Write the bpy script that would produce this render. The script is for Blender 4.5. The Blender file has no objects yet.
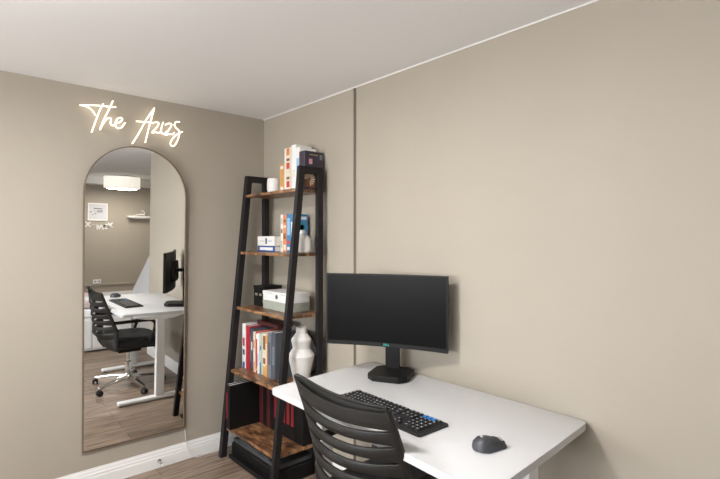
import bpy, bmesh, math, random
from mathutils import Vector, Matrix
random.seed(7)
S = bpy.context.scene
C = S.collection
R = math.radians

# ------------------------------------------------------------ materials
def mat(name, col, rough=0.5, metal=0.0, noise=0.0, nscale=20.0, bump=0.0, bscale=200.0,
        emit=None, estr=0.0, coat=0.0, spec=0.5, sheen=0.0):
    m = bpy.data.materials.new(name); m.use_nodes = True
    nt = m.node_tree; b = nt.nodes['Principled BSDF']
    c = (col[0], col[1], col[2], 1)
    b.inputs['Base Color'].default_value = c
    b.inputs['Roughness'].default_value = rough
    b.inputs['Metallic'].default_value = metal
    b.inputs['Coat Weight'].default_value = coat
    b.inputs['Specular IOR Level'].default_value = spec
    b.inputs['Sheen Weight'].default_value = sheen
    tc = nt.nodes.new('ShaderNodeTexCoord')
    if noise > 0:
        n = nt.nodes.new('ShaderNodeTexNoise'); n.inputs['Scale'].default_value = nscale
        n.inputs['Detail'].default_value = 4
        nt.links.new(tc.outputs['Object'], n.inputs['Vector'])
        r = nt.nodes.new('ShaderNodeValToRGB')
        r.color_ramp.elements[0].position = .3; r.color_ramp.elements[1].position = .7
        r.color_ramp.elements[0].color = tuple(max(0, v*(1-noise)) for v in col)+(1,)
        r.color_ramp.elements[1].color = tuple(min(1, v*(1+noise)) for v in col)+(1,)
        nt.links.new(n.outputs['Fac'], r.inputs['Fac'])
        nt.links.new(r.outputs['Color'], b.inputs['Base Color'])
    if bump > 0:
        n2 = nt.nodes.new('ShaderNodeTexNoise'); n2.inputs['Scale'].default_value = bscale
        nt.links.new(tc.outputs['Object'], n2.inputs['Vector'])
        bp = nt.nodes.new('ShaderNodeBump'); bp.inputs['Strength'].default_value = bump
        bp.inputs['Distance'].default_value = .002
        nt.links.new(n2.outputs['Fac'], bp.inputs['Height'])
        nt.links.new(bp.outputs['Normal'], b.inputs['Normal'])
    if emit:
        b.inputs['Emission Color'].default_value = tuple(emit)+(1,)
        b.inputs['Emission Strength'].default_value = estr
    return m

def node(nt, t, **kw):
    n = nt.nodes.new(t)
    for k, v in kw.items(): setattr(n, k, v)
    return n

def planks_mat():
    m = bpy.data.materials.new('laminate_planks'); m.use_nodes = True
    nt = m.node_tree; b = nt.nodes['Principled BSDF']; L = nt.links.new
    tc = node(nt, 'ShaderNodeTexCoord')
    mp = node(nt, 'ShaderNodeMapping'); mp.inputs['Rotation'].default_value = (0, 0, R(90))
    L(tc.outputs['Object'], mp.inputs['Vector'])
    br = node(nt, 'ShaderNodeTexBrick'); br.offset = .37
    br.inputs['Color1'].default_value = (.30, .225, .168, 1)
    br.inputs['Color2'].default_value = (.185, .136, .10, 1)
    br.inputs['Mortar'].default_value = (.10, .068, .05, 1)
    br.inputs['Scale'].default_value = 1; br.inputs['Mortar Size'].default_value = .0022
    br.inputs['Brick Width'].default_value = 1.25; br.inputs['Row Height'].default_value = .13
    L(mp.outputs['Vector'], br.inputs['Vector'])
    mp2 = node(nt, 'ShaderNodeMapping'); mp2.inputs['Scale'].default_value = (16, 1.1, 1)
    L(tc.outputs['Object'], mp2.inputs['Vector'])
    n = node(nt, 'ShaderNodeTexNoise'); n.inputs['Scale'].default_value = 2.6; n.inputs['Detail'].default_value = 7
    n.inputs['Roughness'].default_value = .62; n.inputs['Distortion'].default_value = .6
    L(mp2.outputs['Vector'], n.inputs['Vector'])
    r = node(nt, 'ShaderNodeValToRGB')
    r.color_ramp.elements[0].position = .32; r.color_ramp.elements[0].color = (.32, .30, .29, 1)
    r.color_ramp.elements[1].position = .68; r.color_ramp.elements[1].color = (1.4, 1.38, 1.36, 1)
    L(n.outputs['Fac'], r.inputs['Fac'])
    mx = node(nt, 'ShaderNodeMix', data_type='RGBA', blend_type='MULTIPLY'); mx.inputs[0].default_value = .95
    L(br.outputs['Color'], mx.inputs[6]); L(r.outputs['Color'], mx.inputs[7])
    L(mx.outputs[2], b.inputs['Base Color'])
    b.inputs['Roughness'].default_value = .42
    return m

def rustic_mat():
    m = bpy.data.materials.new('rustic_board'); m.use_nodes = True
    nt = m.node_tree; b = nt.nodes['Principled BSDF']; L = nt.links.new
    tc = node(nt, 'ShaderNodeTexCoord')
    mp = node(nt, 'ShaderNodeMapping'); mp.inputs['Scale'].default_value = (5, 15, 6)
    L(tc.outputs['Object'], mp.inputs['Vector'])
    n = node(nt, 'ShaderNodeTexNoise'); n.inputs['Scale'].default_value = 2.2; n.inputs['Detail'].default_value = 6
    n.inputs['Distortion'].default_value = 1.2
    L(mp.outputs['Vector'], n.inputs['Vector'])
    r = node(nt, 'ShaderNodeValToRGB')
    e = r.color_ramp.elements
    e[0].position = .34; e[0].color = (.045, .02, .011, 1)
    e[1].position = .75; e[1].color = (.50, .27, .125, 1)
    x = e.new(.5); x.color = (.19, .09, .04, 1)
    L(n.outputs['Fac'], r.inputs['Fac']); L(r.outputs['Color'], b.inputs['Base Color'])
    b.inputs['Roughness'].default_value = .36
    return m

def glass_mat():
    m = bpy.data.materials.new('added_window_glass'); m.use_nodes = True
    nt = m.node_tree; nt.nodes.remove(nt.nodes['Principled BSDF'])
    t = node(nt, 'ShaderNodeBsdfTransparent'); g = node(nt, 'ShaderNodeBsdfGlossy'); g.inputs['Roughness'].default_value = .02
    mx = node(nt, 'ShaderNodeMixShader'); mx.inputs[0].default_value = .06
    nt.links.new(t.outputs[0], mx.inputs[1]); nt.links.new(g.outputs[0], mx.inputs[2])
    nt.links.new(mx.outputs[0], nt.nodes['Material Output'].inputs['Surface'])
    return m

WALL = mat('wall_paint_greige', (.393, .352, .290), .62, noise=.015, nscale=3, bump=.12, bscale=350)
CEIL = mat('ceiling_paint', (.86, .86, .86), .8, bump=.1, bscale=300)
FLOOR = planks_mat()
TRIM = mat('trim_white_paint', (.83, .82, .80), .35, bump=.02)
WHITE = mat('desk_white_laminate', (.60, .60, .61), .42, bump=.04, bscale=900)
WHITE_STEEL = mat('white_powder_steel', (.76, .76, .76), .4, bump=.05)
BLACK_STEEL = mat('black_powder_steel', (.013, .011, .012), .55, spec=.3, bump=.1, bscale=500)
BOARD = rustic_mat()
MIRROR = mat('mirror_glass', (.93, .94, .935), .0, 1.0)
BRONZE = mat('mirror_frame_bronze', (.24, .18, .13), .4, .6, noise=.05)
NEON = mat('neon_tube_glow', (1, .92, .78), .4, emit=(1.0, .86, .66), estr=2.6)
CERAM = mat('white_ceramic', (.78, .76, .74), .45, bump=.05)
PLASTIC = mat('chair_dark_plastic', (.010, .0095, .009), .48, noise=.06, nscale=60, bump=.08, bscale=700)
FABRIC = mat('black_mesh_fabric', (.016, .017, .020), .85, bump=.5, bscale=900, sheen=.2)
CHROME = mat('chrome', (.72, .71, .69), .14, 1.0)
RUBBER = mat('black_rubber', (.012, .012, .012), .6, bump=.1)
MONB = mat('monitor_black_plastic', (.007, .0066, .0063), .5, spec=.25, bump=.06, bscale=800)
SCREEN = mat('monitor_screen_off', (.005, .005, .005), .3, spec=.08, noise=.01)
TEAL = mat('teal_print_glow', (.05, .45, .38), .4, emit=(.1, .7, .6), estr=.25)  # logo print with a faint glow put into it
KEYB = mat('keyboard_black', (.012, .012, .013), .5, bump=.05)
KEY = mat('key_black', (.016, .016, .018), .45, bump=.05)
KEYBLUE = mat('key_blue', (.02, .19, .52), .45, bump=.03)
LEGEND = mat('key_legend_white', (.55, .56, .58), .5, noise=.02)
MOUSE = mat('mouse_graphite', (.045, .047, .055), .42, bump=.05)
MOUSE2 = mat('mouse_dark_rubber', (.020, .021, .025), .6, bump=.2)
PAGES = mat('paper_pages', (.76, .73, .66), .8, noise=.06, nscale=220)
SHADE = mat('lamp_shade_fabric', (.85, .82, .76), .7, emit=(1, .93, .82), estr=.7)
LINEN = mat('white_linen', (.80, .80, .83), .85, bump=.4, bscale=60)
BLUSH = mat('blush_fabric', (.62, .53, .51), .9, bump=.5, bscale=80)
_mc = {}
def col(name, c, rough=.5, **k):
    key = name
    if key not in _mc: _mc[key] = mat(name, c, rough, noise=k.pop('noise', .05), nscale=k.pop('nscale', 40), **k)
    return _mc[key]

# ------------------------------------------------------------ mesh helpers
def MB(): return bmesh.new()
def box(bm, x0, x1, y0, y1, z0, z1, bev=0, seg=2, M=None):
    vs = [bm.verts.new((x, y, z)) for z in (z0, z1) for y in (y0, y1) for x in (x0, x1)]
    fs = [bm.faces.new([vs[i] for i in q]) for q in ((0,2,3,1),(4,5,7,6),(0,1,5,4),(2,6,7,3),(0,4,6,2),(1,3,7,5))]
    if bev > 0:
        es = list({e for f in fs for e in f.edges})
        r = bmesh.ops.bevel(bm, geom=es, offset=bev, segments=seg, profile=.5, affect='EDGES')
        vs = list({v for f in r['faces'] for v in f.verts} | {v for v in vs if v.is_valid})
    if M is not None:
        for v in vs: v.co = M @ v.co
    return vs
def prism(bm, pts, z0, z1, axis='z', bev=0):
    """closed 2-D outline pushed from z0 to z1 along an axis"""
    def P(a, b, c):
        return {'z': (a, b, c), 'x': (c, a, b), 'y': (a, c, b)}[axis]
    a = [bm.verts.new(P(p[0], p[1], z0)) for p in pts]
    b = [bm.verts.new(P(p[0], p[1], z1)) for p in pts]
    n = len(pts)
    f0 = bm.faces.new(a); f1 = bm.faces.new(b)
    for i in range(n): bm.faces.new((a[i], a[(i+1) % n], b[(i+1) % n], b[i]))
    if bev > 0:
        es = list(set(f0.edges) | set(f1.edges))
        bmesh.ops.bevel(bm, geom=es, offset=bev, segments=2, profile=.5, affect='EDGES')
    bmesh.ops.recalc_face_normals(bm, faces=bm.faces)
def ring_loft(bm, rings, closed_ends=True):
    vr = [[bm.verts.new(p) for p in r] for r in rings]
    n = len(vr[0])
    for a, b in zip(vr[:-1], vr[1:]):
        for i in range(n): bm.faces.new((a[i], a[(i+1) % n], b[(i+1) % n], b[i]))
    if closed_ends:
        bm.faces.new(vr[0]); bm.faces.new(vr[-1])
    bmesh.ops.recalc_face_normals(bm, faces=bm.faces)
def lathe(bm, prof, c=(0, 0, 0), seg=24, axis='z', M=None, caps=True):
    rings = []
    for r, h in prof:
        ring = []
        for i in range(seg):
            t = 2*math.pi*i/seg; a, b = r*math.cos(t), r*math.sin(t)
            p = {'z': (a, b, h), 'x': (h, a, b), 'y': (a, h, b)}[axis]
            p = Vector((p[0]+c[0], p[1]+c[1], p[2]+c[2]))
            ring.append(M @ p if M is not None else p)
        rings.append(ring)
    ring_loft(bm, rings, caps)
def tube(bm, pts, r, seg=8, flat=1.0):
    pts = [Vector(p) for p in pts]; n = len(pts)
    rr = r if isinstance(r, (list, tuple)) else [r]*n
    rings = []; prev = None
    for i, p in enumerate(pts):
        t = (pts[min(i+1, n-1)]-pts[max(i-1, 0)]).normalized()
        if prev is None:
            u = Vector((0, 0, 1)) if abs(t.z) < .9 else Vector((1, 0, 0))
        else: u = prev
        u = (u - t*u.dot(t)).normalized(); prev = u
        w = t.cross(u)
        rings.append([p + (u*math.cos(a)*flat + w*math.sin(a))*rr[i] for a in [2*math.pi*k/seg for k in range(seg)]])
    ring_loft(bm, rings)
def spline(pts, n=6):
    pts = [Vector(p) for p in pts]; out = []
    for i in range(len(pts)-1):
        p0 = pts[max(i-1, 0)]; p1 = pts[i]; p2 = pts[i+1]; p3 = pts[min(i+2, len(pts)-1)]
        for k in range(n):
            t = k/n
            out.append(.5*((2*p1)+(p2-p0)*t+(2*p0-5*p1+4*p2-p3)*t*t+(3*p1-p0-3*p2+p3)*t**3))
    out.append(pts[-1]); return out
def rounded(pts, r, n=4):
    out = []; N = len(pts)
    for i in range(N):
        p = Vector(pts[i]); a = (Vector(pts[i-1])-p); b = (Vector(pts[(i+1) % N])-p)
        rr = min(r, a.length*.45, b.length*.45)
        s, e = p+a.normalized()*rr, p+b.normalized()*rr
        for k in range(n+1):
            t = k/n; out.append(((1-t)**2)*s+2*t*(1-t)*p+t*t*e)
    return [(q[0], q[1]) for q in out]

def mw(o):
    m = Matrix.LocRotScale(o.location, o.rotation_euler, o.scale)
    return mw(o.parent) @ m if o.parent else m
def obj(name, bm, m, parent=None, smooth=False, local=False, kind=None, label=None):
    if parent is not None and not local: bm.transform(mw(parent).inverted())
    me = bpy.data.meshes.new(name); bm.to_mesh(me); bm.free()
    for x in (m if isinstance(m, (list, tuple)) else [m]): me.materials.append(x)
    o = bpy.data.objects.new(name, me); C.objects.link(o)
    if parent is not None: o.parent = parent
    if smooth:
        me.polygons.foreach_set('use_smooth', [True]*len(me.polygons))
        try: me.set_sharp_from_angle(angle=R(38))
        except Exception: pass
    if kind: o['kind'] = kind
    if label: o['label'] = label
    return o
def thing(name, label, cat, loc=(0, 0, 0), rot=0, group=None):
    o = bpy.data.objects.new(name, None); C.objects.link(o); o.empty_display_size = .05
    o.location = loc; o.rotation_euler = (0, 0, rot)
    o['label'] = label; o['category'] = cat
    if group: o['group'] = group
    return o
def tag(o, label, cat, group=None):
    o['label'] = label; o['category'] = cat
    if group: o['group'] = group
    return o
def origin_to(o, p):
    """move a top-level mesh's origin to its base point"""
    p = Vector(p); o.data.transform(Matrix.Translation(-p)); o.location = p; return o
def struct(name, bm, m, **k): return obj(name, bm, m, kind='structure', **k)
def text_mesh(name, s, size, m, parent, M, depth=.0008):
    cu = bpy.data.curves.new(name, 'FONT'); cu.body = s; cu.size = size; cu.extrude = depth; cu.offset = .006 if name == 'letter' else 0
    cu.align_x = 'CENTER'; cu.align_y = 'CENTER'
    t = bpy.data.objects.new(name+'_src', cu); C.objects.link(t)
    dg = bpy.context.evaluated_depsgraph_get(); dg.update()
    me = bpy.data.meshes.new_from_object(t.evaluated_get(dg)); bpy.data.objects.remove(t)
    bm = bmesh.new(); bm.from_mesh(me); bpy.data.meshes.remove(me); bm.transform(M)
    return obj(name, bm, m, parent, local=True)

# ------------------------------------------------------------ room shell
H = 2.34
XR, YF, YA, XB = 7.3, -4.2, 1.7, 2.78
bm = MB(); box(bm, -.1, XR+.1, YF-.1, YA+.1, -.08, 0); struct('floor', bm, FLOOR)
bm = MB(); box(bm, -.1, XR+.1, YF-.1, YA+.1, H, H+.08); struct('ceiling', bm, CEIL)
bm = MB(); box(bm, -.1, 0, YF-.1, .1, 0, H); struct('wall_left', bm, WALL)
bm = MB()
box(bm, 0, 1.016, 0, .1, 0, H); box(bm, 1.043, XB, 0, .1, 0, H); box(bm, 1.016, 1.043, .022, .1, 0, H)
struct('wall_back', bm, WALL)
bm = MB(); box(bm, XB-.1, XB, .1, YA, 0, H); struct('wall_alcove_side', bm, WALL)
bm = MB(); box(bm, XB-.1, XR+.1, YA, YA+.1, 0, H); struct('wall_alcove_back', bm, WALL)
bm = MB(); box(bm, XR, XR+.1, YF-.1, YA, 0, H); struct('wall_far', bm, WALL)
WX0, WX1, WZ0, WZ1 = .7, 3.3, .85, 2.05
bm = MB()
box(bm, 0, WX0, YF-.1, YF, 0, H); box(bm, WX1, XR, YF-.1, YF, 0, H)
box(bm, WX0, WX1, YF-.1, YF, 0, WZ0); box(bm, WX0, WX1, YF-.1, YF, WZ1, H)
struct('wall_front', bm, WALL)
bm = MB(); box(bm, XR-.42, XR, YF, YA, 2.2, H); struct('trim_bulkhead', bm, CEIL)
bm = MB(); box(bm, XR-.022, XR, YF, YA, .245, .285, .006); struct('trim_far_ledge', bm, WALL)
# unseen window, added in the wall behind the camera for fill light
t = bpy.data.objects.new('added_window', None); C.objects.link(t); t.location = (2, YF, WZ0); t['kind'] = 'structure'
bm = MB()
for a, b, c, d in ((WX0, WX1, WZ0, WZ0+.05), (WX0, WX1, WZ1-.05, WZ1), (WX0, WX0+.05, WZ0+.05, WZ1-.05), (WX1-.05, WX1, WZ0+.05, WZ1-.05), (1.975, 2.025, WZ0+.05, WZ1-.05)):
    box(bm, a, b, YF-.09, YF-.01, c, d, .004)
obj('added_window_frame', bm, TRIM, t, kind='structure')
bm = MB()
box(bm, WX0+.05, 1.975, YF-.055, YF-.05, WZ0+.05, WZ1-.05); box(bm, 2.025, WX1-.05, YF-.055, YF-.05, WZ0+.05, WZ1-.05)
obj('added_window_pane', bm, glass_mat(), t, kind='structure')
bm = MB(); box(bm, WX0-.05, WX1+.05, YF, YF+.06, WZ0-.03, WZ0, .006); obj('added_window_sill', bm, TRIM, t, kind='structure')

# baseboards with a stepped colonial profile
BP = [(0, 0), (.015, 0), (.015, .062), (.0125, .068), (.0125, .080), (.009, .086), (.0075, .098), (.004, .106), (.004, .112), (0, .112)]
def baseboard(name, p, q, nrm):
    bm = MB(); p = Vector(p); q = Vector(q); nrm = Vector(nrm)
    a = [bm.verts.new((p[0]+nrm[0]*d, p[1]+nrm[1]*d, z)) for d, z in BP]
    b = [bm.verts.new((q[0]+nrm[0]*d, q[1]+nrm[1]*d, z)) for d, z in BP]
    n = len(BP); bm.faces.new(a); bm.faces.new(b)
    for i in range(n): bm.faces.new((a[i], a[(i+1) % n], b[(i+1) % n], b[i]))
    bmesh.ops.recalc_face_normals(bm, faces=bm.faces)
    struct(name, bm, TRIM)
baseboard('baseboard_left', (0, YF), (0, 0), (1, 0))
baseboard('baseboard_back', (.015, 0), (XB, 0), (0, -1))
baseboard('baseboard_alcove', (XB, 0), (XB, YA), (1, 0))
baseboard('baseboard_far', (XR, YF), (XR, YA), (-1, 0))
bm = MB(); box(bm, 0, XB, -.006, 0, H-.006, H, .0015, 1); struct('trim_ceiling_bead', bm, TRIM)

# ------------------------------------------------------------ arched wall mirror (leans out a little at the top)
mt = thing('wall_mirror', 'tall arched mirror with thin bronze frame hanging on the left wall', 'mirror', (.016, -.902, .222))
mt.rotation_euler = (0, R(1.203), R(-.573))
W2, ZS, ZT = .296, 1.50, 1.796
def arch(w, zb, zs, n=28):
    p = [(-w, zb), (w, zb)]
    for i in range(n+1):
        t = math.pi*i/n; p.append((w*math.cos(t), zs+w*math.sin(t)*1.0))
    return p
bm = MB(); prism(bm, arch(W2-.004, .004, ZS), -.006, .0, 'x'); obj('mirror_glass', bm, MIRROR, mt, local=True)
bm = MB()
outer, inner = arch(W2, 0, ZS), arch(W2-.006, .006, ZS)
vo = []; 
for x in (-.012, .008):
    vo.append(([bm.verts.new((x, a, b)) for a, b in outer], [bm.verts.new((x, a, b)) for a, b in inner]))
n = len(outer)
for i in range(n):
    j = (i+1) % n
    (o0, i0), (o1, i1) = vo
    for q in ((o0[i], o0[j], o1[j], o1[i]), (i0[i], i1[i], i1[j], i0[j]), (o1[i], o1[j], i1[j], i1[i]), (o0[i], i0[i], i0[j], o0[j])): bm.faces.new(q)
bmesh.ops.recalc_face_normals(bm, faces=bm.faces)
obj('mirror_frame', bm, BRONZE, mt, local=True)
bm = MB(); prism(bm, arch(W2-.002, .002, ZS), -.0085, -.0065, 'x'); obj('backing_board', bm, BRONZE, mt, local=True)

# ------------------------------------------------------------ neon sign
CAM = Vector((3.14105, -1.84212, 1.4508)); FW = Vector((-.7466, .6652, 0)); RT = Vector((.6652, .7466, 0)); F = 480.
def onwall(X, Y, x):                       # lettering sketched in a drawing frame, laid flat on the wall
    px, py = 75+X/6.545, 95+Y/6.545
    d = FW+RT*((px-360)/F)+Vector((0, 0, 1))*((239.5-py)/F)
    t = (x-CAM.x)/d.x; return CAM+d*t
ns = thing('neon_sign', 'glowing warm white script neon sign above the arched mirror', 'sign', tuple(onwall(370, 330, 0)))
def strokes(name, lst):
    bm = MB()
    for s in lst:
        tube(bm, spline([onwall(a, b, .024) for a, b in s], 6), .0031, 8)
    return obj(name, bm, NEON, ns, smooth=True)
strokes('lettering', [
    [(32, 66), (110, 67), (190, 73), (268, 80)],
    [(32, 66), (75, 75), (112, 100), (135, 135)],
    [(185, 58), (160, 105), (132, 180), (108, 245)],
    [(248, 38), (222, 95), (190, 160), (163, 228)],
    [(163, 228), (190, 178), (222, 150), (236, 158), (232, 185), (246, 200), (268, 186)],
    [(268, 186), (296, 176), (310, 158), (294, 148), (274, 162), (264, 190), (276, 216), (302, 214), (328, 182)]])
strokes('lettering', [
    [(375, 318), (415, 255), (465, 165), (520, 85)],
    [(520, 85), (498, 160), (478, 235), (460, 312)],
    [(400, 172), (450, 176), (505, 180)],
    [(505, 186), (530, 178), (548, 186), (530, 218), (504, 246), (528, 244), (552, 248), (566, 226)],
    [(578, 178), (566, 212), (566, 245), (584, 256), (600, 238)],
    [(590, 196), (614, 186), (632, 194), (616, 226), (592, 262), (616, 256), (638, 258), (650, 246)],
    [(686, 178), (664, 176), (650, 196), (664, 218), (682, 236), (680, 270), (662, 316), (640, 336), (624, 318), (640, 284), (668, 258), (704, 240)]])
for a, b in ((150, 68), (163, 228), (302, 214), (415, 255), (498, 160), (640, 336), (592, 262)):
    p = onwall(a, b, 0); bm = MB(); lathe(bm, [(.004, .0), (.004, .021)], (0, p.y, p.z), 8, 'x'); obj('standoff', bm, CERAM, ns)

# ------------------------------------------------------------ thin cord and door stop by the baseboard
bm = MB()
tube(bm, spline([(.019, -.602, .20), (.019, -.598, .15), (.020, -.590, .09), (.022, -.572, .05), (.028, -.545, .012), (.034, -.52, .004), (.030, -.45, .004), (.038, -.40, .004), (.032, -.33, .004)], 6), .0026, 6)
o = obj('power_cord', bm, CERAM, smooth=True); tag(o, 'thin white cord hanging below the mirror and trailing along the baseboard', 'cord')
origin_to(o, (.03, -.45, 0))
ds = thing('door_stop', 'small metal spring door stop sticking out of the left baseboard', 'door stop', (.015, -.766, .045))
bm = MB(); lathe(bm, [(.012, .0), (.012, .004), (.007, .006)], (.015, -.766, .045), 12, 'x'); obj('mounting_plate', bm, CHROME, ds, smooth=True)
bm = MB()
tube(bm, [(.020+.045*i/80, -.766+.0055*math.cos(i*.8), .045-.012*i/80+.0055*math.sin(i*.8)) for i in range(81)], .0016, 5)
obj('spring', bm, CHROME, ds, smooth=True)
bm = MB(); lathe(bm, [(.004, .062), (.008, .064), (.008, .076), (.005, .079)], (0, -.766, .033), 12, 'x'); obj('rubber_tip', bm, CERAM, ds, smooth=True)

# ------------------------------------------------------------ ladder shelf
XL0, XL1, XR0, XR1 = .113, .155, .757, .787
sh = thing('ladder_shelf', 'tall five-tier ladder shelf with black metal frame and rustic brown boards', 'shelf', (.44, -.2, 0))
TIER = [(1.757, -.232), (1.368, -.272), (.997, -.305), (.578, -.345), (.198, -.375)]
def side(x0, x1):
    bm = MB()
    prism(bm, [(-.086, 0), (-.047, 0), (-.047, 1.89), (-.086, 1.89)], x0, x1, 'x', .002)
    prism(bm, [(-.414, 0), (-.374, 0), (-.184, 1.846), (-.184, 1.89), (-.220, 1.89)], x0, x1, 'x', .002)
    prism(bm, [(-.186, 1.848), (-.084, 1.848), (-.084, 1.8895), (-.186, 1.8895)], x0, x1, 'x', .001)
    return obj('side_frame', bm, BLACK_STEEL, sh)
side(XL0, XL1); side(XR0, XR1)
for z, yf in TIER:
    bm = MB(); box(bm, XL1, XR0, yf, -.040, z-.018, z, .0015); obj('shelf_board', bm, BOARD, sh)

# books --------------------------------------------------------------
def book(x0, x1, yf, yb, z0, z1, cover, label, group, marks=(), pages=PAGES, name='book', cat='book', cover_marks=()):
    """upright book, spine towards -y; marks = (height0, height1, material) blocks printed on the spine"""
    w = x1-x0; th = min(.003, w*.16)
    bm = MB()
    box(bm, x0, x0+th, yf+th, yb, z0, z1); box(bm, x1-th, x1, yf+th, yb, z0, z1)
    box(bm, x0, x1, yf, yf+th, z0, z1, th*.4, 1)
    o = obj(name, bm, cover); tag(o, label, cat, group); origin_to(o, ((x0+x1)/2, (yf+yb)/2, z0))
    bm = MB(); box(bm, x0+th, x1-th, yf+th, yb-.004, z0+.003, z1-.004); obj('pages', bm, pages, o)
    for a, b, m in marks:
        bm = MB(); box(bm, x0+w*.2, x1-w*.2, yf-.0006, yf+.0004, z0+(z1-z0)*a, z0+(z1-z0)*b); obj('spine_print', bm, m, o)
    for a, b, c, d, m in cover_marks:
        D = yb-yf; Hh = z1-z0
        bm = MB(); box(bm, x1-.0004, x1+.0006, yf+D*a, yf+D*b, z0+Hh*c, z0+Hh*d, 0); obj('cover_print', bm, m, o)
    return o
def vol(x0, x1, y0, y1, z0, z1, cover, label, group, marks=(), open_side='x'):
    """thick book lying flat, spine towards -y"""
    h = z1-z0; th = .003
    bm = MB(); box(bm, x0, x1, y0+th, y1, z0, z0+th); box(bm, x0, x1, y0+th, y1, z1-th, z1); box(bm, x0, x1, y0, y0+th, z0, z1, .001, 1)
    o = obj('book', bm, cover); tag(o, label, 'book', group); origin_to(o, ((x0+x1)/2, (y0+y1)/2, z0))
    bm = MB(); box(bm, x0+.004, x1-.004, y0+th, y1-.004, z0+th, z1-th); obj('pages', bm, PAGES, o)
    for a, b, c, d, m in marks:
        bm = MB(); box(bm, x0+(x1-x0)*a, x0+(x1-x0)*b, y0-.0006, y0+.0004, z0+h*c, z0+h*d); obj('spine_print', bm, m, o)
    return o

cW = col('cover_white', (.78, .77, .76)); cCream = col('cover_cream', (.74, .66, .54)); cRed = col('cover_red', (.42, .02, .035), .4)
cRedO = col('cover_scarlet', (.55, .045, .03), .4); cNavy = col('cover_navy', (.035, .05, .10)); cBlue = col('cover_blue', (.045, .20, .42), .4)
cSky = col('cover_sky', (.28, .50, .70)); cOr = col('cover_orange', (.68, .24, .07)); cTan = col('cover_tan', (.60, .33, .11))
cTeal = col('cover_teal', (.03, .21, .28)); cMint = col('cover_mint', (.46, .52, .47)); cSlate = col('cover_slate', (.075, .085, .10))
cGrey = col('cover_grey', (.16, .18, .21)); cDark = col('cover_plum_black', (.035, .028, .045), .35); cBlk = col('cover_black', (.006, .0055, .006), .55, spec=.25)
cBrown = col('cover_brown', (.22, .085, .03)); cPink = col('print_pink', (.62, .30, .36)); cYel = col('print_yellow', (.70, .45, .08))
cDB = col('print_deep_blue', (.03, .08, .30)); cMar = col('cover_maroon', (.07, .012, .012), .45); cGoldy = col('print_gold', (.42, .33, .16))
cGreen = col('box_sage', (.36, .38, .33)); cStripRed = col('spine_red', (.24, .010, .016), .5)

# tier 1
z = 1.7575; g = 'standing books on the top tier'
ta = thing('candle_cup', 'plain white round cup at the left of the top tier', 'cup', (.332, -.115, z))
bm = MB(); lathe(bm, [(.032, 0), (.043, .005), (.049, .03), (.049, .075), (.046, .102), (.043, .104), (.042, .098), (.041, .085)], (.332, -.115, z), 28); obj('cup_body', bm, CERAM, ta, smooth=True)
bm = MB(); lathe(bm, [(.0405, .072), (.0405, .0845)], (.332, -.115, z), 24); obj('wax', bm, cW, ta)
book(.430, .485, -.135, -.03, z, 1.945, cTan, 'short tan orange book beside the white cup on the top tier', g, ((.05, .2, cW), (.82, .92, cW)))
book(.487, .507, -.135, -.03, z, 2.040, cW, 'tall thin white book left of the flowery cookbook on top tier', g, ((.5, .7, cCream),))
book(.509, .565, -.140, -.03, z, 2.038, cCream, 'thick cream cookbook with orange and red spine pictures on top tier', g, ((.83, .99, cOr), (.70, .76, cBrown), (.52, .66, cRedO), (.28, .34, cBrown), (.10, .24, cRedO)))
book(.567, .588, -.130, -.03, z, 1.985, cSky, 'pale blue paperback squeezed right of the cream cookbook, top tier', g, ((.4, .8, cW),))
book(.590, .642, -.150, -.03, z, 2.045, cW, 'tallest plain white book near the right end of top tier', g, ((.3, .45, cCream),))
book(.645, .690, -.155, -.03, z, 2.020, cW, 'white hardcover against the dark book on the top tier', g, ((.2, .75, cSky),))
book(.693, .754, -.162, -.022, z, 1.990, cDark, 'large plum-black book with pink flower cover, rightmost on the top tier', g, (),
     cover_marks=((.22, .40, .66, .80, cPink), (.80, .95, .80, .93, cGrey), (.25, .70, .90, .92, cGoldy)))
bm = MB(); box(bm, .7538, .7547, -.160, -.050, z+.012, z+.105); dbk = [q for q in C.objects if q.get('label', '').startswith('large plum')][0]; obj('cover_print', bm, cBrown, dbk)
bm = MB()
for k in range(11):
    a_ = R(-75+25*k); c_ = Vector((.7552, -.128, z+.062)); d_ = Vector((0, math.cos(a_), math.sin(a_))); n_ = Vector((0, -d_.z, d_.y))
    vs4 = [bm.verts.new(c_+d_*l_+n_*w_) for l_, w_ in ((.010, -.0012), (.036, -.0045), (.043, 0), (.036, .0045), (.010, .0012))]; bm.faces.new(vs4)
pf_ = obj('cover_pattern', bm, cCream, dbk)
# tier 2
z = 1.3685; g = 'standing books on the second tier'
vol(.205, .415, -.165, -.055, z, z+.040, cDB, 'dark blue book lying flat under the white one, second tier', 'flat books on the second tier', ((.1, .9, .25, .75, cW),))
vol(.205, .422, -.170, -.055, z+.0405, z+.104, cW, 'thick white book with small dark figure on the spine, second tier', 'flat books on the second tier', ((.47, .57, .2, .8, cSlate), (.15, .38, .45, .55, cMint), (.65, .85, .45, .55, cSky)))
book(.425, .455, -.125, -.03, z, 1.615, cW, 'white grey spined book left of the orange one, second tier', g, ((.1, .3, cMint), (.5, .62, cGrey), (.75, .9, cMint)))
book(.458, .500, -.128, -.03, z, 1.612, cOr, 'orange spined book between white and blue books, second tier', g, ((.35, .5, cBrown), (.05, .2, cCream), (.65, .72, cCream), (.8, .86, cBrown)))
book(.503, .552, -.130, -.03, z, 1.614, cBlue, 'blue book with pale spine lettering beside the orange one', g, ((.45, .9, cSky), (.22, .3, cRedO), (.06, .14, cW)))
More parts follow.
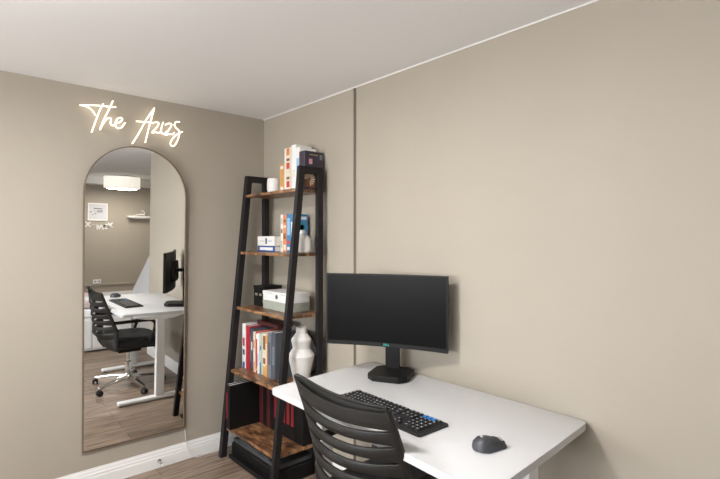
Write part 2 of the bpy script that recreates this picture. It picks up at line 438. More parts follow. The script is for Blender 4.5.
book(.555, .600, -.135, -.03, z, 1.612, cBlue, 'blue book with pictured cover behind the small white vase', g, ((.3, .8, cW),),
     cover_marks=((.12, .9, .86, .94, cW), (.2, .85, .55, .8, cTeal), (.3, .7, .60, .72, cGrey), (.45, .6, .42, .5, cBrown)))
bm = MB(); lathe(bm, [(.047, 0), (.053, .006), (.055, .05), (.051, .082), (.036, .104), (.020, .114), (.0175, .140), (.0155, .140), (.0145, .118)], (.700, -.138, z), 32)
o = obj('vase', bm, CERAM, smooth=True); tag(o, 'small white bottle-shaped vase at the right end of the second tier', 'vase'); origin_to(o, (.700, -.138, z))
# tier 3
z = .9975
bx = thing('storage_box', 'black box with two pale label holders on the third tier', 'box', (.23, -.12, z))
bm = MB(); box(bm, .178, .310, -.185, -.045, z, z+.112, .002); obj('box_body', bm, cBlk, bx)
bm = MB(); box(bm, .175, .313, -.188, -.042, z+.1125, z+.138, .002); obj('lid', bm, cBlk, bx)
for x in (.20, .255):
    bm = MB(); box(bm, x, x+.030, -.1875, -.185, z+.072, z+.088, .001); obj('label_holder', bm, col('pale_metal', (.5, .47, .40), .35, metal=.6), bx)
def keepbox(zz, hh, m, lab, extra):
    t = thing('gift_box', lab, 'box', (.5, -.12, zz), group='stacked boxes on the third tier')
    bm = MB(); box(bm, .345, .650, -.210, -.052, zz, zz+hh*.62, .002); obj('box_body', bm, m, t)
    bm = MB(); box(bm, .343, .652, -.212, -.050, zz+hh*.62, zz+hh, .002); obj('lid', bm, cW if extra else m, t)
    if extra:
        bm = MB(); lathe(bm, [(.014, -.2132), (.014, -.2118)], (.515, 0, zz+hh*.5), 20, 'y'); obj('emblem', bm, cSlate, t)
        bm = MB(); box(bm, .39, .47, -.2128, -.2118, zz+hh*.78, zz+hh*.86); obj('lettering', bm, cMint, t)
        bm = MB(); box(bm, .56, .62, -.2128, -.2118, zz+hh*.78, zz+hh*.86); obj('lettering', bm, cMint, t)
keepbox(z, .056, cGreen, 'flat sage grey box under the white box on third tier', False)
keepbox(z+.0565, .062, cW, 'white box with small dark emblem stacked on the sage box', True)
# tier 4
z = .5785; g = 'standing books on the fourth tier'
row = [(.046, .300, cW, 'white book with blue foot of spine, leftmost on the fourth tier', ((.0, .14, cDB), (.30, .42, cNavy), (.50, .68, cRed))),
       (.048, .290, cRed, 'crimson book second from the left on the fourth tier', ((.7, .85, cRed),)),
       (.026, .280, cNavy, 'slim navy book right of the crimson book, fourth tier', ((.2, .8, cGrey),)),
       (.024, .278, cSlate, 'slim slate book before the cream one, fourth tier', ((.5, .7, cW),)),
       (.024, .264, cCream, 'slim cream orange book left of the scarlet book, fourth tier', ((.0, .25, cOr), (.6, .8, cOr))),
       (.034, .268, cRedO, 'scarlet book between the cream and white-blue books, fourth tier', ((.82, .95, cW), (.05, .12, cYel))),
       (.022, .262, cW, 'slim white book right of the scarlet book, fourth tier', ((.2, .5, cSky),)),
       (.030, .262, cMint, 'pale green book with teal foot, middle of fourth tier', ((.0, .3, cTeal), (.6, .7, cTeal))),
       (.050, .268, cCream, 'thick cream book with a portrait spine, fourth tier', ((.0, .22, cTan), (.28, .42, cBrown), (.62, .95, cBrown))),
       (.022, .262, cTan, 'slim tan book right of the portrait-spine book, fourth tier', ((.3, .8, cCream),)),
       (.040, .280, cGrey, 'dull grey book near the right of the book row, fourth tier', ((.3, .8, cSlate),)),
       (.044, .290, cSlate, 'dark slate book closing the row before the tall vase', ((.3, .7, cGrey),))]
x = .158
for i, (w, h, c, lab, mk) in enumerate(row):
    book(x, x+w-.0015, -.262+.004*(i % 3), -.10, z, z+h, c, lab, g, mk); x += w
lt = obj('book', (lambda b: (box(b, .24, .50, -.195, -.075, z+.3015, z+.325, .002), b)[1])(MB()), cMar)
tag(lt, 'dark maroon book lying flat on top of the fourth tier book row', 'book'); origin_to(lt, (.37, -.135, z+.3015))
bm = MB(); lathe(bm, [(.044, 0), (.047, .003), (.052, .030), (.078, .152), (.080, .168), (.054, .207), (.053, .214), (.0615, .258), (.059, .268), (.033, .303), (.0315, .338), (.028, .338), (.026, .31)], (.712, -.158, z), 40)
o = obj('vase', bm, CERAM, smooth=True); tag(o, 'tall white faceted geometric vase standing on the fourth tier', 'vase'); origin_to(o, (.712, -.158, z))
try: o.data.set_sharp_from_angle(angle=R(11))
except Exception: pass
pt = thing('decorative_plate', 'round grey plate with black rim standing behind the tall vase', 'plate', (.606, -.062, z))
bm = MB(); lathe(bm, [(.137, -.004), (.144, -.009), (.144, -.002), (.137, .004)], (.606, -.062, z+.146), 48, 'y'); obj('rim', bm, cBlk, pt, smooth=True)
bm = MB(); lathe(bm, [(.0, -.006), (.1355, -.006), (.1365, .0), (.0, .0)], (.606, -.062, z+.146), 48, 'y', caps=False); obj('plate_face', bm, col('plate_grey', (.36, .34, .37), .5), pt, smooth=True)
# tier 5
z = .1985; g = 'black binders along the back of the lowest tier'
book(.157, .186, -.380, -.06, z, z+.292, cBlk, 'black album with red spine band, leftmost on the lowest tier', 'white topped albums on the lowest tier', ((.2, .8, cStripRed),), pages=cW)
book(.189, .220, -.386, -.06, z, z+.292, cBlk, 'black album showing its broad cover beside the red banded one', 'white topped albums on the lowest tier', (), pages=cW)
x = .228; k = 0
labs = ['dark maroon binder right behind the black albums, lowest tier', 'black binder second in the back row of the lowest tier', 'maroon binder third in the back row of the lowest tier', 'black binder left of the brightest red spine, lowest tier',
        'binder with broad bright red spine, middle of the lowest tier', 'black binder right of the bright red spine, lowest tier', 'black binder with slim red stripe, by the right shelf leg', 'black binder with slim red stripe, third from the row end',
        'black binder with slim red stripe, second from the row end', 'plain black binder at the right end of the lowest tier']
for i, (w, red) in enumerate([(.05, cMar), (.045, None), (.045, cMar), (.04, None), (.055, cStripRed), (.045, None), (.05, cStripRed), (.05, cStripRed), (.05, cStripRed), (.090, None)]):
    mk = ((.28, .95, red),) if red else ()
    book(x, x+w-.002, -.17, -.06, z, z+.31, cBlk if red is not cMar else cMar, labs[i], g, mk, name='binder', cat='binder', pages=cBlk); x += w
# printer beneath
pr = thing('printer', 'flat black printer with grey lid on the floor under the shelf', 'printer', (.45, -.2, 0))
GL = col('printer_lid_grey', (.055, .060, .066), .22)
bm = MB(); box(bm, .165, .740, -.345, -.075, .004, .095, .008); obj('printer_body', bm, MONB, pr)
bm = MB(); box(bm, .175, .725, -.335, -.085, .0955, .125, .006); obj('printer_lid', bm, GL, pr)
bm = MB(); box(bm, .24, .62, -.330, -.20, .1255, .129, .001); obj('scanner_glass', bm, col('panel_grey', (.15, .165, .175), .22), pr)
bm = MB(); box(bm, .20, .70, -.385, -.346, .012, .035, .004); obj('paper_tray', bm, cBlk, pr)
for xx in (.18, .70):
    for yy in (-.32, -.1):
        bm = MB(); lathe(bm, [(.01, 0), (.01, .005)], (xx, yy, 0), 10); obj('foot', bm, RUBBER, pr)

# ------------------------------------------------------------ desk
dz = .77
dk = thing('standing_desk', 'white height-adjustable desk standing along the right wall', 'desk', (1.78, -.36, 0))
out = [(1.172, -.008), (2.368, -.012), (2.388, -.30), (2.412, -.74), (2.25, -.727), (1.9, -.705), (1.5, -.692), (1.226, -.686)]
bm = MB()
o2 = []
N = len(out)
for i, p in enumerate(out):
    p = Vector(p); a = Vector(out[i-1])-p; b = Vector(out[(i+1) % N])-p
    if i in (0, 1, 3, 7):
        s, e = p+a.normalized()*.028, p+b.normalized()*.028
        for k in range(6):
            q = k/5; o2.append(((1-q)**2)*s+2*q*(1-q)*p+q*q*e)
    else: o2.append(p)
prism(bm, [(q.x, q.y) for q in o2], dz-.026, dz, 'z', .0035)
obj('desktop', bm, WHITE, dk, smooth=True)
for x, y0, f0, f1 in ((1.225, -.412, -.712, -.150), (2.288, -.340, -.600, -.070)):
    bm = MB(); prism(bm, [(-.60, dz-.035), (-.60, dz-.0265), (-.17, dz-.0265), (-.17, dz-.032), (-.27, dz-.058), (-.48, dz-.058)], x-.03, x+(.03 if x < 2 else .06), 'x', .0015); obj('top_bracket', bm, WHITE_STEEL, dk)
    bm = MB(); box(bm, x-.022, x+.022, y0+.004, y0+.068, .40, dz-.0585, .004); obj('upper_leg', bm, WHITE_STEEL, dk)
    bm = MB(); box(bm, x-.026, x+.026, y0, y0+.072, .036, .44, .005); obj('lower_leg', bm, WHITE_STEEL, dk)
    bm = MB(); box(bm, x-.032, x+.032, f0, f1, .008, .036, .009, 3); obj('foot', bm, WHITE_STEEL, dk)
    for yy in (f0+.025, f1-.025):
        bm = MB(); lathe(bm, [(.018, 0), (.018, .009)], (x, yy, 0), 12); obj('levelling_pad', bm, RUBBER, dk)
bm = MB(); box(bm, 1.25, 2.29, -.345, -.305, dz-.075, dz-.030, .003); obj('cross_beam', bm, WHITE_STEEL, dk)

# ------------------------------------------------------------ monitor
ang = math.atan2(.269, .530)
mon = thing('monitor', 'curved black computer monitor with switched-off screen on the white desk', 'monitor', (1.467, -.165, dz), ang)
# local frame: +x along the screen, -y towards the viewer
RC, HW, HH, ZC = 1.5, .306, .177, .334
def ys(x): return -.03-(RC-math.sqrt(RC*RC-HW*HW))+0 + (math.sqrt(RC*RC-0)-math.sqrt(RC*RC-x*x))*-1 + (RC-math.sqrt(RC*RC-HW*HW))
def curved(bm, hw, z0, z1, y0, y1, n=20):
    rings = []
    for i in range(n+1):
        x = -hw+2*hw*i/n; s = ys(x)
        rings.append([(x, s+y0, z0), (x, s+y1, z0), (x, s+y1, z1), (x, s+y0, z1)])
    ring_loft(bm, rings)
SX = .030   # panel sits slightly right of the foot
bm = MB(); curved(bm, HW, ZC-HH, ZC+HH, 0, .022); obj('casing', bm, MONB, mon, local=True)
bm = MB(); curved(bm, HW-.007, ZC-HH+.020, ZC+HH-.007, -.0012, .0002); obj('screen', bm, SCREEN, mon, local=True, smooth=True)
bm = MB(); prism(bm, rounded([(-.15, ZC-.10), (.15, ZC-.10), (.13, ZC+.06), (.08, ZC+.09), (-.08, ZC+.09), (-.13, ZC+.06)], .02), -.012, .012, 'y', .008); obj('rear_housing', bm, MONB, mon, local=True)
text_mesh('logo', 'DELL', .014, TEAL, mon, Matrix.Translation((0, ys(0)-.0006, ZC-HH+.010)) @ Matrix.Rotation(R(90), 4, 'X'), .0004)
bm = MB(); box(bm, -.025, .025, .011, .080, ZC-.012, ZC+.016, .003); obj('mount', bm, MONB, mon, local=True)
bm = MB(); prism(bm, rounded([(-.040, .072), (.040, .072), (.034, .092), (-.034, .092)], .005), .03, ZC+.03, 'z', .002); obj('stand_column', bm, MONB, mon, local=True)
bm = MB()
q = .036; ox = .012
prism(bm, [(ox+a_, b_) for a_, b_ in ((-.100+q, -.088), (.100-q, -.088), (.100, -.088+q), (.100, .118-q), (.100-q, .118), (-.100+q, .118), (-.100, .118-q), (-.100, -.088+q))], .0005, .030, 'z', .003)
obj('stand_foot', bm, MONB, mon, local=True)

# ------------------------------------------------------------ keyboard
ka = math.atan2(-.016, .512)
KL, KW = .512, .158
kb = thing('keyboard', 'full-size black keyboard with three blue keys in front of the monitor', 'keyboard', (1.540, -.422, dz), ka)
bm = MB(); prism(bm, rounded([(0, -KW), (KL, -KW), (KL, 0), (0, 0)], .006), .0005, .010, 'z', .002); obj('keyboard_body', bm, KEYB, kb, local=True)
protos = {}
def key(x, y, w, d, m, leg=True):
    k = (round(w, 4), round(d, 4), m.name, leg)
    if k not in protos:
        bm = MB()
        ring0 = [(-w/2, -d/2, 0), (w/2, -d/2, 0), (w/2, d/2, 0), (-w/2, d/2, 0)]
        ring1 = [(a*.82, b*.80, .007) for a, b, _ in ring0]
        ring_loft(bm, [ring0, ring1])
        nf = len(bm.faces)
        if leg:
            vs = [bm.verts.new(p) for p in ((-w*.14-.001, -.0005, .0073), (.0028, -.0005, .0073), (.0028, .0038, .0073), (-w*.14-.001, .0038, .0073))]
            f = bm.faces.new(vs); f.material_index = 1
        o = obj('key', bm, [m, LEGEND], kb, local=True); protos[k] = o
    else:
        o = protos[k].copy(); C.objects.link(o); o.parent = kb
    o.location = (x, y, .010); return o
u = .0212; cnt = 0
def krow(y, ws, x0=.010, gap=None):
    x = x0
    for w in ws:
        if w > 0: key(x+w*u/2, y, w*u-.0022, .0195, KEY, w < 3)
        x += abs(w)*u
ry = [-.018, -.045, -.067, -.089, -.111, -.133]
krow(ry[0], [1, -.9]+[1]*4+[-.45]+[1]*4+[-.45]+[1]*4); krow(ry[1], [1]*13+[2.1])
krow(ry[2], [1.5]+[1]*12+[1.6]); krow(ry[3], [1.8]+[1]*11+[2.3]); krow(ry[4], [2.3]+[1]*10+[2.8]); krow(ry[5], [1.3, 1.3, 1.3, 6.0, 1.3, 1.3, 1.3, 1.3])
xn = .010+15.35*u
for yy, n_ in ((ry[0], 3), (ry[1], 3), (ry[2], 3), (ry[5], 3)): krow(yy, [1]*n_, xn)
krow(ry[4], [-1, 1], xn)
xp = xn+3.3*u
for i in range(4): key(xp+(i+.5)*u, ry[0], u-.0022, .0195, KEYBLUE if i < 3 else KEY)
for yy in ry[1:5]: krow(yy, [1]*4, xp)
krow(ry[5], [2, 1, 1], xp)

# ------------------------------------------------------------ mouse
ms = thing('mouse', 'dark grey ergonomic computer mouse lying right of the keyboard', 'mouse', (2.256, -.490, dz), R(-42))
prof = [(-.055, .010, .014, 0), (-.050, .024, .026, 0), (-.035, .034, .040, .001), (-.010, .0345, .044, .004), (.012, .028, .038, -.002), (.034, .021, .029, -.009), (.052, .016, .018, -.012), (.058, .009, .010, -.012)]
def mouse_ring(y, w, h, off, z0=.002):
    return [(off+w*math.cos(t)*(1 if math.cos(t) > 0 else 1.08), y, z0+(h-z0)*max(0, math.sin(t))**.8) for t in [math.pi*i/14 for i in range(15)]]
bm = MB(); ring_loft(bm, [mouse_ring(*p) for p in prof]); obj('mouse_shell', bm, MOUSE, ms, local=True, smooth=True)
bm = MB()
ring_loft(bm, [[(x, y, z) for x, y, z in ((-.036-w, yy, .002), (-.030, yy, .002), (-.028, yy, .020), (-.034-w*.6, yy, .012))] for yy, w in ((-.045, .002), (-.025, .014), (.0, .016), (.02, .006), (.032, 0))])
obj('thumb_rest', bm, MOUSE2, ms, local=True, smooth=True)
bm = MB(); lathe(bm, [(.010, -.004), (.012, -.002), (.012, .002), (.010, .004)], (-.008, .033, .022), 18, 'x'); obj('scroll_wheel', bm, CHROME, ms, local=True, smooth=True)
for s in (-1, 1):
    bm = MB()
    rings = [[(o_+s*.0025, yy, h_), (o_+s*ww, yy, h_-.010), (o_+s*ww, yy, h_-.006), (o_+s*.0025, yy, h_+.0022)] for yy, ww, h_, o_ in ((.012, .019, .0385, -.002), (.028, .016, .0322, -.007), (.042, .0125, .0245, -.010), (.053, .010, .018, -.012))]
    ring_loft(bm, rings); obj('button', bm, MOUSE, ms, local=True, smooth=True)
bm = MB(); box(bm, -.006, .008, -.030, -.022, .0405, .0418, .001); obj('emblem', bm, LEGEND, ms, local=True)  # pale bar painting in a glint on the mouse shell

# ------------------------------------------------------------ office chair
CX, CY = 1.80, -.48
ch = thing('office_chair', 'black slatted-back office chair with chrome star base, pushed to the desk', 'chair', (CX, CY, 0))
bk_c = 1.818
def backp(u, z):
    """point on the backrest shell: u -1..1 across, z height"""
    t = (.915-z)/.53
    hw = .257+.020*t
    ye = -.775+.130*min(t, .66)/.66 + (-.004 if t > .66 else 0)
    zz = z
    b = .030+.10*max(0, min(1, t/.72))
    if t > .72: b = .13-.10*(t-.72)/.28
    x = bk_c+u*hw
    return Vector((x, ye-b*(1-abs(u)**2.2), zz))
bands = [(.914, .862), (.898, .852), (.834, .802), (.776, .744), (.720, .688), (.664, .632), (.606, .574), (.548, .512), (.486, .388)]
rows = []
for i, (a, b) in enumerate(bands):
    rows += [a, (a+b)/2, b]
nu = 36; U = [-1+2*i/nu for i in range(nu+1)]
bm = MB(); grid = []
for r_i, zr in enumerate(rows):
    bi, k = divmod(r_i, 3); line = []
    for u_ in U:
        zz = zr
        e = max(0, min(1, (abs(u_)-.35)/.60))**2
        if k == 2 and 0 < bi < len(bands)-1: zz = zr+(((rows[r_i+1]+zr)/2+.0035)-zr)*e
        if k == 0 and bi > 1: zz = zr+(((rows[r_i-1]+zr)/2-.0035)-zr)*e
        zz += -.022*(1-u_*u_)*(1 if bi < 8 else .4)         # slats dip towards the middle
        p = backp(u_, zz)
        if bi > 1 and k == 1: p.y -= .006*(1-u_*u_)          # each slat is slightly crowned
        if bi == 0: p.y += (.034, .030, .016)[k]*(1-u_*u_)**.5      # hollow curled top rim
        if bi == 0 and k == 2: p.z += .03*abs(u_)**6
        line.append(bm.verts.new(p))
    grid.append(line)
for r_i in range(len(rows)-1):
    slot = (r_i % 3) == 2 and r_i > 2
    for i in range(nu):
        if slot and max(abs(U[i]), abs(U[i+1])) < .951: continue
        bm.faces.new((grid[r_i][i], grid[r_i][i+1], grid[r_i+1][i+1], grid[r_i+1][i]))
o = obj('backrest', bm, PLASTIC, ch, smooth=True)
md = o.modifiers.new('thickness', 'SOLIDIFY'); md.thickness = .014; md.offset = 0
md = o.modifiers.new('soft', 'BEVEL'); md.width = .003; md.segments = 2; md.limit_method = 'ANGLE'; md.angle_limit = R(50)
back = o
for s in (-1, 1):
    bm = MB(); tube(bm, [backp(s*1.0, .917-.532*i/20)+Vector((0, .004, 0)) for i in range(21)], .0105, 10); obj('side_rail', bm, PLASTIC, back, smooth=True)
bm = MB(); tube(bm, [backp(-1+2*i/24,   .916-.022*(1-(-1+2*i/24)**2))+Vector((0, .036*(1-(-1+2*i/24)**2)**.5, .002)) for i in range(25)], .006, 10); obj('top_rail', bm, PLASTIC, back, smooth=True)
# rear support spine under the backrest
bm = MB()
ring_loft(bm, [[(bk_c-w, y, z_), (bk_c+w, y, z_), (bk_c+w, y+d, z_+e), (bk_c-w, y+d, z_+e)] for y, z_, w, d, e in ((-.745, .52, .035, .02, 0), (-.735, .44, .04, .022, 0), (-.70, .385, .045, .02, .02), (-.60, .365, .05, .0, .022), (-.45, .365, .05, .0, .022))])
obj('back_support', bm, PLASTIC, ch, smooth=True)
# seat
bm = MB()
so = rounded([(-.245, -.22), (.245, -.22), (.262, .0), (.250, .215), (.12, .245), (-.12, .245), (-.250, .215), (-.262, .0)], .09, 5)
def seat_ring(s, z_, crown=0): return [(CX+.015+a*s, CY+.02+b*s, z_-(.012*max(0, (b-.12)/.12) if b > .12 else 0)) for a, b in so]
ring_loft(bm, [seat_ring(.90, .398), seat_ring(.97, .405), seat_ring(1.0, .425), seat_ring(1.0, .450), seat_ring(.97, .468), seat_ring(.88, .478), seat_ring(.6, .480), seat_ring(.2, .479)])
obj('seat', bm, FABRIC, ch, smooth=True)
bm = MB(); ring_loft(bm, [seat_ring(.72, .372), seat_ring(.90, .380), seat_ring(.93, .3975)]); obj('seat_pan', bm, PLASTIC, ch, smooth=True)
# arms: loops
for s in (-1, 1):
    xa = CX+.015+s*.262
    pts = spline([(bk_c+s*.262, -.675, .640), (xa, -.60, .640), (xa, -.50, .642), (xa, -.40, .642), (xa, -.34, .634), (xa, -.315, .60), (xa, -.32, .55), (xa, -.345, .48), (xa-s*.03, -.37, .42), (xa-s*.10, -.38, .387)], 5)
    bm = MB(); tube(bm, pts, [.015]*len(pts), 10, 1.0); arm = obj('armrest', bm, PLASTIC, ch, smooth=True)
# mechanism, lift, base
SX_, CX, CY = CX, 1.73, -.50
bm = MB(); box(bm, CX-.07, CX+.07, CY-.10, CY+.10, .335, .371, .008); obj('tilt_mechanism', bm, MONB, ch)
bm = MB(); tube(bm, [(CX+.06, CY+.02, .35), (CX+.20, CY+.03, .345), (CX+.25, CY+.03, .34)], [.005, .005, .009], 8); obj('height_lever', bm, MONB, ch, smooth=True)
bm = MB(); lathe(bm, [(.027, .10), (.027, .235), (.022, .240), (.016, .242), (.016, .336)], (CX, CY, 0), 20); obj('gas_lift', bm, CHROME, ch, smooth=True)
bm = MB(); lathe(bm, [(.034, .068), (.042, .075), (.042, .105), (.034, .120)], (CX, CY, 0), 20); obj('base_hub', bm, CHROME, ch, smooth=True)
for k in range(5):
    a = R(25+72*k); d = Vector((math.cos(a), math.sin(a), 0)); w = Vector((-d.y, d.x, 0)); c0 = Vector((CX, CY, 0))
    bm = MB()
    rings = []
    for r_, zt, hh, ww in ((.030, .110, .040, .022), (.10, .108, .034, .019), (.19, .096, .026, .016), (.27, .082, .020, .014), (.315, .076, .016, .013)):
        p = c0+d*r_
        rings.append([p+w*ww*.7+Vector((0, 0, zt)), p-w*ww*.7+Vector((0, 0, zt)), p-w*ww+Vector((0, 0, zt-hh*.4)), p-w*ww+Vector((0, 0, zt-hh)), p+w*ww+Vector((0, 0, zt-hh)), p+w*ww+Vector((0, 0, zt-hh*.4))])
    ring_loft(bm, rings); obj('base_leg', bm, CHROME, ch, smooth=True)
    p = c0+d*.315
    bm = MB(); lathe(bm, [(.005, .040), (.005, .064)], (p.x, p.y, 0), 10)
    box(bm, -.012, .012, -.020, .020, .030, .054, .005, 2, M=Matrix.Translation((p.x, p.y, 0)) @ Matrix.Rotation(a+.6*k, 4, 'Z'))
    cs = obj('caster', bm, RUBBER, ch)
    for s in (-1, 1):
        bm = MB(); Mx = Matrix.Translation((p.x, p.y, .0255)) @ Matrix.Rotation(a+.6*k, 4, 'Z')
        lathe(bm, [(.015, s*.010), (.025, s*.012), (.025, s*.020), (.016, s*.023)], (0, .004, 0), 18, 'x', M=Mx); obj('wheel', bm, RUBBER, cs, smooth=True)

# ------------------------------------------------------------ what the mirror shows of the rest of the room
# ceiling lamps: far one mirrored, near one unseen and added to explain the light
SHADE_ON = mat('lamp_shade_bright', (.85, .82, .76), .7, emit=(1, .98, .96), estr=40)
def drum(x, y, r, h, label, group, SHADE=SHADE):
    t = thing('ceiling_lamp', label, 'lamp', (x, y, H), group=group)
    bm = MB(); lathe(bm, [(r, H-.02), (r, H-.02-h), (r-.004, H-.02-h), (r-.004, H-.02)], (x, y, 0), 48, caps=False); obj('lamp_shade', bm, SHADE, t, smooth=True)
    bm = MB(); lathe(bm, [(r-.006, H-.018-h), (r-.006, H-.014-h)], (x, y, 0), 48); obj('diffuser', bm, SHADE, t)
    bm = MB(); lathe(bm, [(.07, H-.0005), (.07, H-.03)], (x, y, 0), 24); lathe(bm, [(r-.01, H-.030), (r-.01, H-.034)], (x, y, 0), 48); obj('ceiling_mount', bm, TRIM, t)
    return t
drum(6.45, .62, .30, .20, 'white drum ceiling lamp seen at the top of the mirror', None)
drum(1.62, -1.78, .20, .055, 'added shallow white drum ceiling lamp, unseen above the camera view', None, SHADE_ON)
# framed print
fp = thing('framed_print', 'white framed print on the far wall seen in the mirror', 'picture', (XR, .40, 1.50))
PX = XR
bm = MB()
for a, b, c, d in ((.225, .575, 1.510, 1.535), (.225, .575, 1.825, 1.850), (.225, .250, 1.535, 1.825), (.550, .575, 1.535, 1.825)): box(bm, PX-.02, PX, a, b, c, d, .002)
obj('picture_frame', bm, TRIM, fp)
bm = MB(); box(bm, PX-.010, PX-.002, .25, .55, 1.535, 1.825); sh_ = obj('print_sheet', bm, col('print_paper', (.62, .62, .66)), fp)
bm = MB()
for a, b, c, d in ((.33, .48, 1.735, 1.750), (.40, .49, 1.705, 1.715), (.38, .49, 1.675, 1.690), (.27, .30, 1.67, 1.685), (.34, .36, 1.69, 1.70), (.355, .37, 1.635, 1.66), (.31, .325, 1.615, 1.635), (.385, .395, 1.64, 1.65)):
    box(bm, PX-.0112, PX-.010, a, b, c, d)
obj('printed_words', bm, cSlate, fp)
# letter banner under the print
bn = thing('letter_banner', 'white letter banner on a string under the framed print, seen in mirror', 'banner', (XR, .43, 1.32))
def sag(y): return 1.415+1.3*(y-.44)**2
bm = MB(); tube(bm, [(XR-.0025, .20+.48*i/20, sag(.20+.48*i/20)) for i in range(21)], .002, 6); obj('string', bm, CERAM, bn)
for chh, yy in (('X', .235), ('I', .395), ('W', .465), ('O', .555), ('X', .625)):
    Mt = Matrix.Translation((XR-.0055, yy, sag(yy)-.035)) @ Matrix.Rotation(R(-90), 4, 'Z') @ Matrix.Rotation(R(90), 4, 'X')
    text_mesh('letter', chh, .13, CERAM, None, Mt, .003)
    l_ = [q for q in C.objects if q.name.startswith('letter') and q.type == 'MESH' and q.parent is None][-1]
    l_.data.transform(Matrix.Translation(-bn.location)); l_.parent = bn
# little wall shelf with an ornament
ws = thing('wall_shelf', 'white floating shelf on the far wall seen in the mirror', 'shelf', (XR, 1.2, 1.60))
bm = MB(); box(bm, XR-.15, XR, .92, 1.68, 1.59, 1.625, .003); obj('shelf_board', bm, TRIM, ws)
bm = MB(); box(bm, XR-.12, XR-.02, 1.0, 1.6, 1.57, 1.5895, .002); obj('shelf_rail', bm, TRIM, ws)
on = thing('ornament', 'white bird-like ornament on the floating shelf, seen in the mirror', 'ornament', (XR-.08, 1.18, 1.626))
bm = MB(); tube(bm, spline([(XR-.08, 1.02, 1.632), (XR-.08, 1.10, 1.648), (XR-.08, 1.17, 1.658), (XR-.08, 1.22, 1.655), (XR-.08, 1.24, 1.640)], 5), [.005]*4+[.010]*4+[.016]*4+[.020]*4+[.021]*4+[.012], 10); obj('ornament_body', bm, CERAM, on, smooth=True)
bm = MB(); tube(bm, spline([(XR-.08, 1.225, 1.655), (XR-.08, 1.24, 1.69), (XR-.08, 1.215, 1.725), (XR-.08, 1.175, 1.728)], 5), [.012]*5+[.011]*5+[.014]*5+[.006], 10); obj('ornament_neck', bm, CERAM, on, smooth=True)
# outlet box on the far wall
ob = thing('outlet_box', 'white outlet box above the ledge on the far wall, seen in mirror', 'outlet', (XR, .40, .29))
bm = MB(); box(bm, XR-.03, XR, .33, .47, .29, .37, .004); obj('outlet_cover', bm, TRIM, ob)
for yy in (.365, .435):
    bm = MB(); box(bm, XR-.0312, XR-.030, yy-.012, yy+.012, .318, .345); obj('socket', bm, cGrey, ob)
# daybed with drawers
db = thing('daybed', 'white daybed with drawers beyond the desk, seen in the mirror', 'bed', (3.6, -.35, 0))
bm = MB(); box(bm, 3.17, 4.05, -1.05, .55, .02, .40, .006); obj('bed_frame', bm, WHITE_STEEL, db)
bm = MB(); box(bm, 3.18, 4.04, -1.04, .54, .4005, .50, .03, 3); obj('mattress', bm, LINEN, db, smooth=True)
for y0, y1 in ((-1.03, -.52), (-.50, .0), (.02, .53)):
    bm = MB(); box(bm, 3.155, 3.1695, y0, y1, .05, .38, .003); d_ = obj('drawer', bm, WHITE_STEEL, db)
    bm = MB(); box(bm, 3.135, 3.1545, (y0+y1)/2-.04, (y0+y1)/2+.04, .24, .255, .003); obj('handle', bm, WHITE_STEEL, d_)
for yy in (-1.0, .5):
    for xx in (3.2, 4.02):
        bm = MB(); box(bm, xx-.02, xx+.02, yy-.02, yy+.02, 0, .0195); obj('foot', bm, WHITE_STEEL, db)
bm = MB()
ring_loft(bm, [[(3.40+.19*s*math.cos(t), -.56+.27*s*math.sin(t), .5+(z_-.5)*1.25) for t in [2*math.pi*i/28 for i in range(28)]] for s, z_ in ((.5, .502), (.92, .515), (1.0, .55), (.93, .59), (.7, .62), (.3, .635), (.05, .637))])
o = obj('cushion', bm, BLUSH, smooth=True); tag(o, 'round blush cushion on the white daybed, seen in the mirror', 'cushion'); origin_to(o, (3.40, -.56, .502))
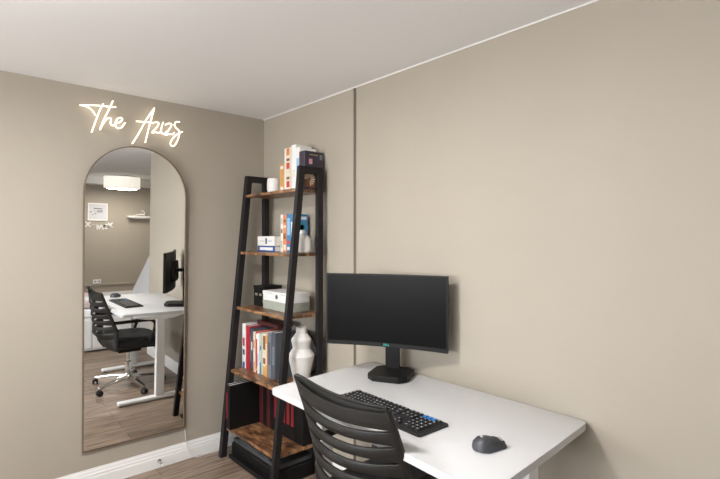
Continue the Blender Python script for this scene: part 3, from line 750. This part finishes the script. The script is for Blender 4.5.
# tent at the alcove
te = thing('play_tent', 'white pointed fabric tent by the alcove corner, seen in the mirror', 'tent', (4.75, 1.00, 0))
apex = Vector((4.75, .98, 1.82))
bs = [Vector((4.2, .34, 0)), Vector((5.3, .34, 0)), Vector((5.3, 1.64, 0)), Vector((4.2, 1.64, 0))]
for i in range(4):
    a, b = bs[i], bs[(i+1) % 4]; bm = MB(); rings = []
    nrm = (b-a).cross(apex-a).normalized()
    for k in range(13):
        t_ = k/12; l = a+(apex-a)*t_*.94; r_ = b+(apex-b)*t_*.94
        top = [l+(r_-l)*j/12-nrm*(.03*math.sin(math.pi*j/12)*math.sin(math.pi*t_)) for j in range(13)]
        rings.append(top+[p+nrm*.004 for p in reversed(top)])
    ring_loft(bm, rings); obj('tent_panel', bm, LINEN, te, smooth=True)
for p in bs:
    bm = MB(); tube(bm, [p+(apex-p)*.0+Vector((0, 0, .004)), p+(apex-p)*1.08], .011, 8); obj('tent_pole', bm, TRIM, te, smooth=True)

# ------------------------------------------------------------ light
def area(name, loc, rot, sx, sy, power, c, shape='RECTANGLE', spread=180):
    l = bpy.data.lights.new(name, 'AREA'); l.shape = shape; l.size = sx
    if shape == 'RECTANGLE': l.size_y = sy
    l.energy = power; l.color = c; l.spread = R(spread)
    o = bpy.data.objects.new(name, l); C.objects.link(o); o.location = loc; o.rotation_euler = rot; return o
area('lamp_light', (1.62, -1.78, H-.085), (0, 0, 0), .36, .36, 32, (1, .985, .97), 'DISK')  # light of the unseen ceiling lamp added above the view
area('lamp_light', (6.45, .62, H-.235), (0, 0, 0), .5, .5, 22, (1, .93, .84), 'DISK')
area('added_window_fill', (2.0, YF-.14, 1.45), (R(90), 0, 0), 2.5, 1.15, 30, (.96, .97, 1.0))  # unseen fill light shining in through the added window
area('added_ceiling_fill', (2.0, YF-.13, 1.30), (R(140), 0, 0), 2.5, .8, 125, (.98, .99, 1))  # added upward fill, angled in at the window to brighten the ceiling
W = bpy.data.worlds.new('World'); S.world = W; W.use_nodes = True
nt = W.node_tree; bg = nt.nodes['Background']
sk = nt.nodes.new('ShaderNodeTexSky'); sk.sky_type = 'NISHITA'; sk.sun_elevation = R(35); sk.sun_rotation = R(20); sk.sun_disc = False
nt.links.new(sk.outputs['Color'], bg.inputs['Color']); bg.inputs['Strength'].default_value = .25

# ------------------------------------------------------------ camera
cd = bpy.data.cameras.new('Camera'); cam = bpy.data.objects.new('Camera', cd); C.objects.link(cam)
cd.sensor_width = 36; cd.lens = 24.0; cd.clip_start = .02
cam.location = CAM
cam.rotation_euler = (R(90), 0, math.atan2(.7466, .6652))
S.camera = cam
vs_ = S.view_settings; vs_.view_transform = 'Standard'; vs_.look = 'None'; vs_.gamma = 1; vs_.use_curve_mapping = False
vs_.exposure = 0.04
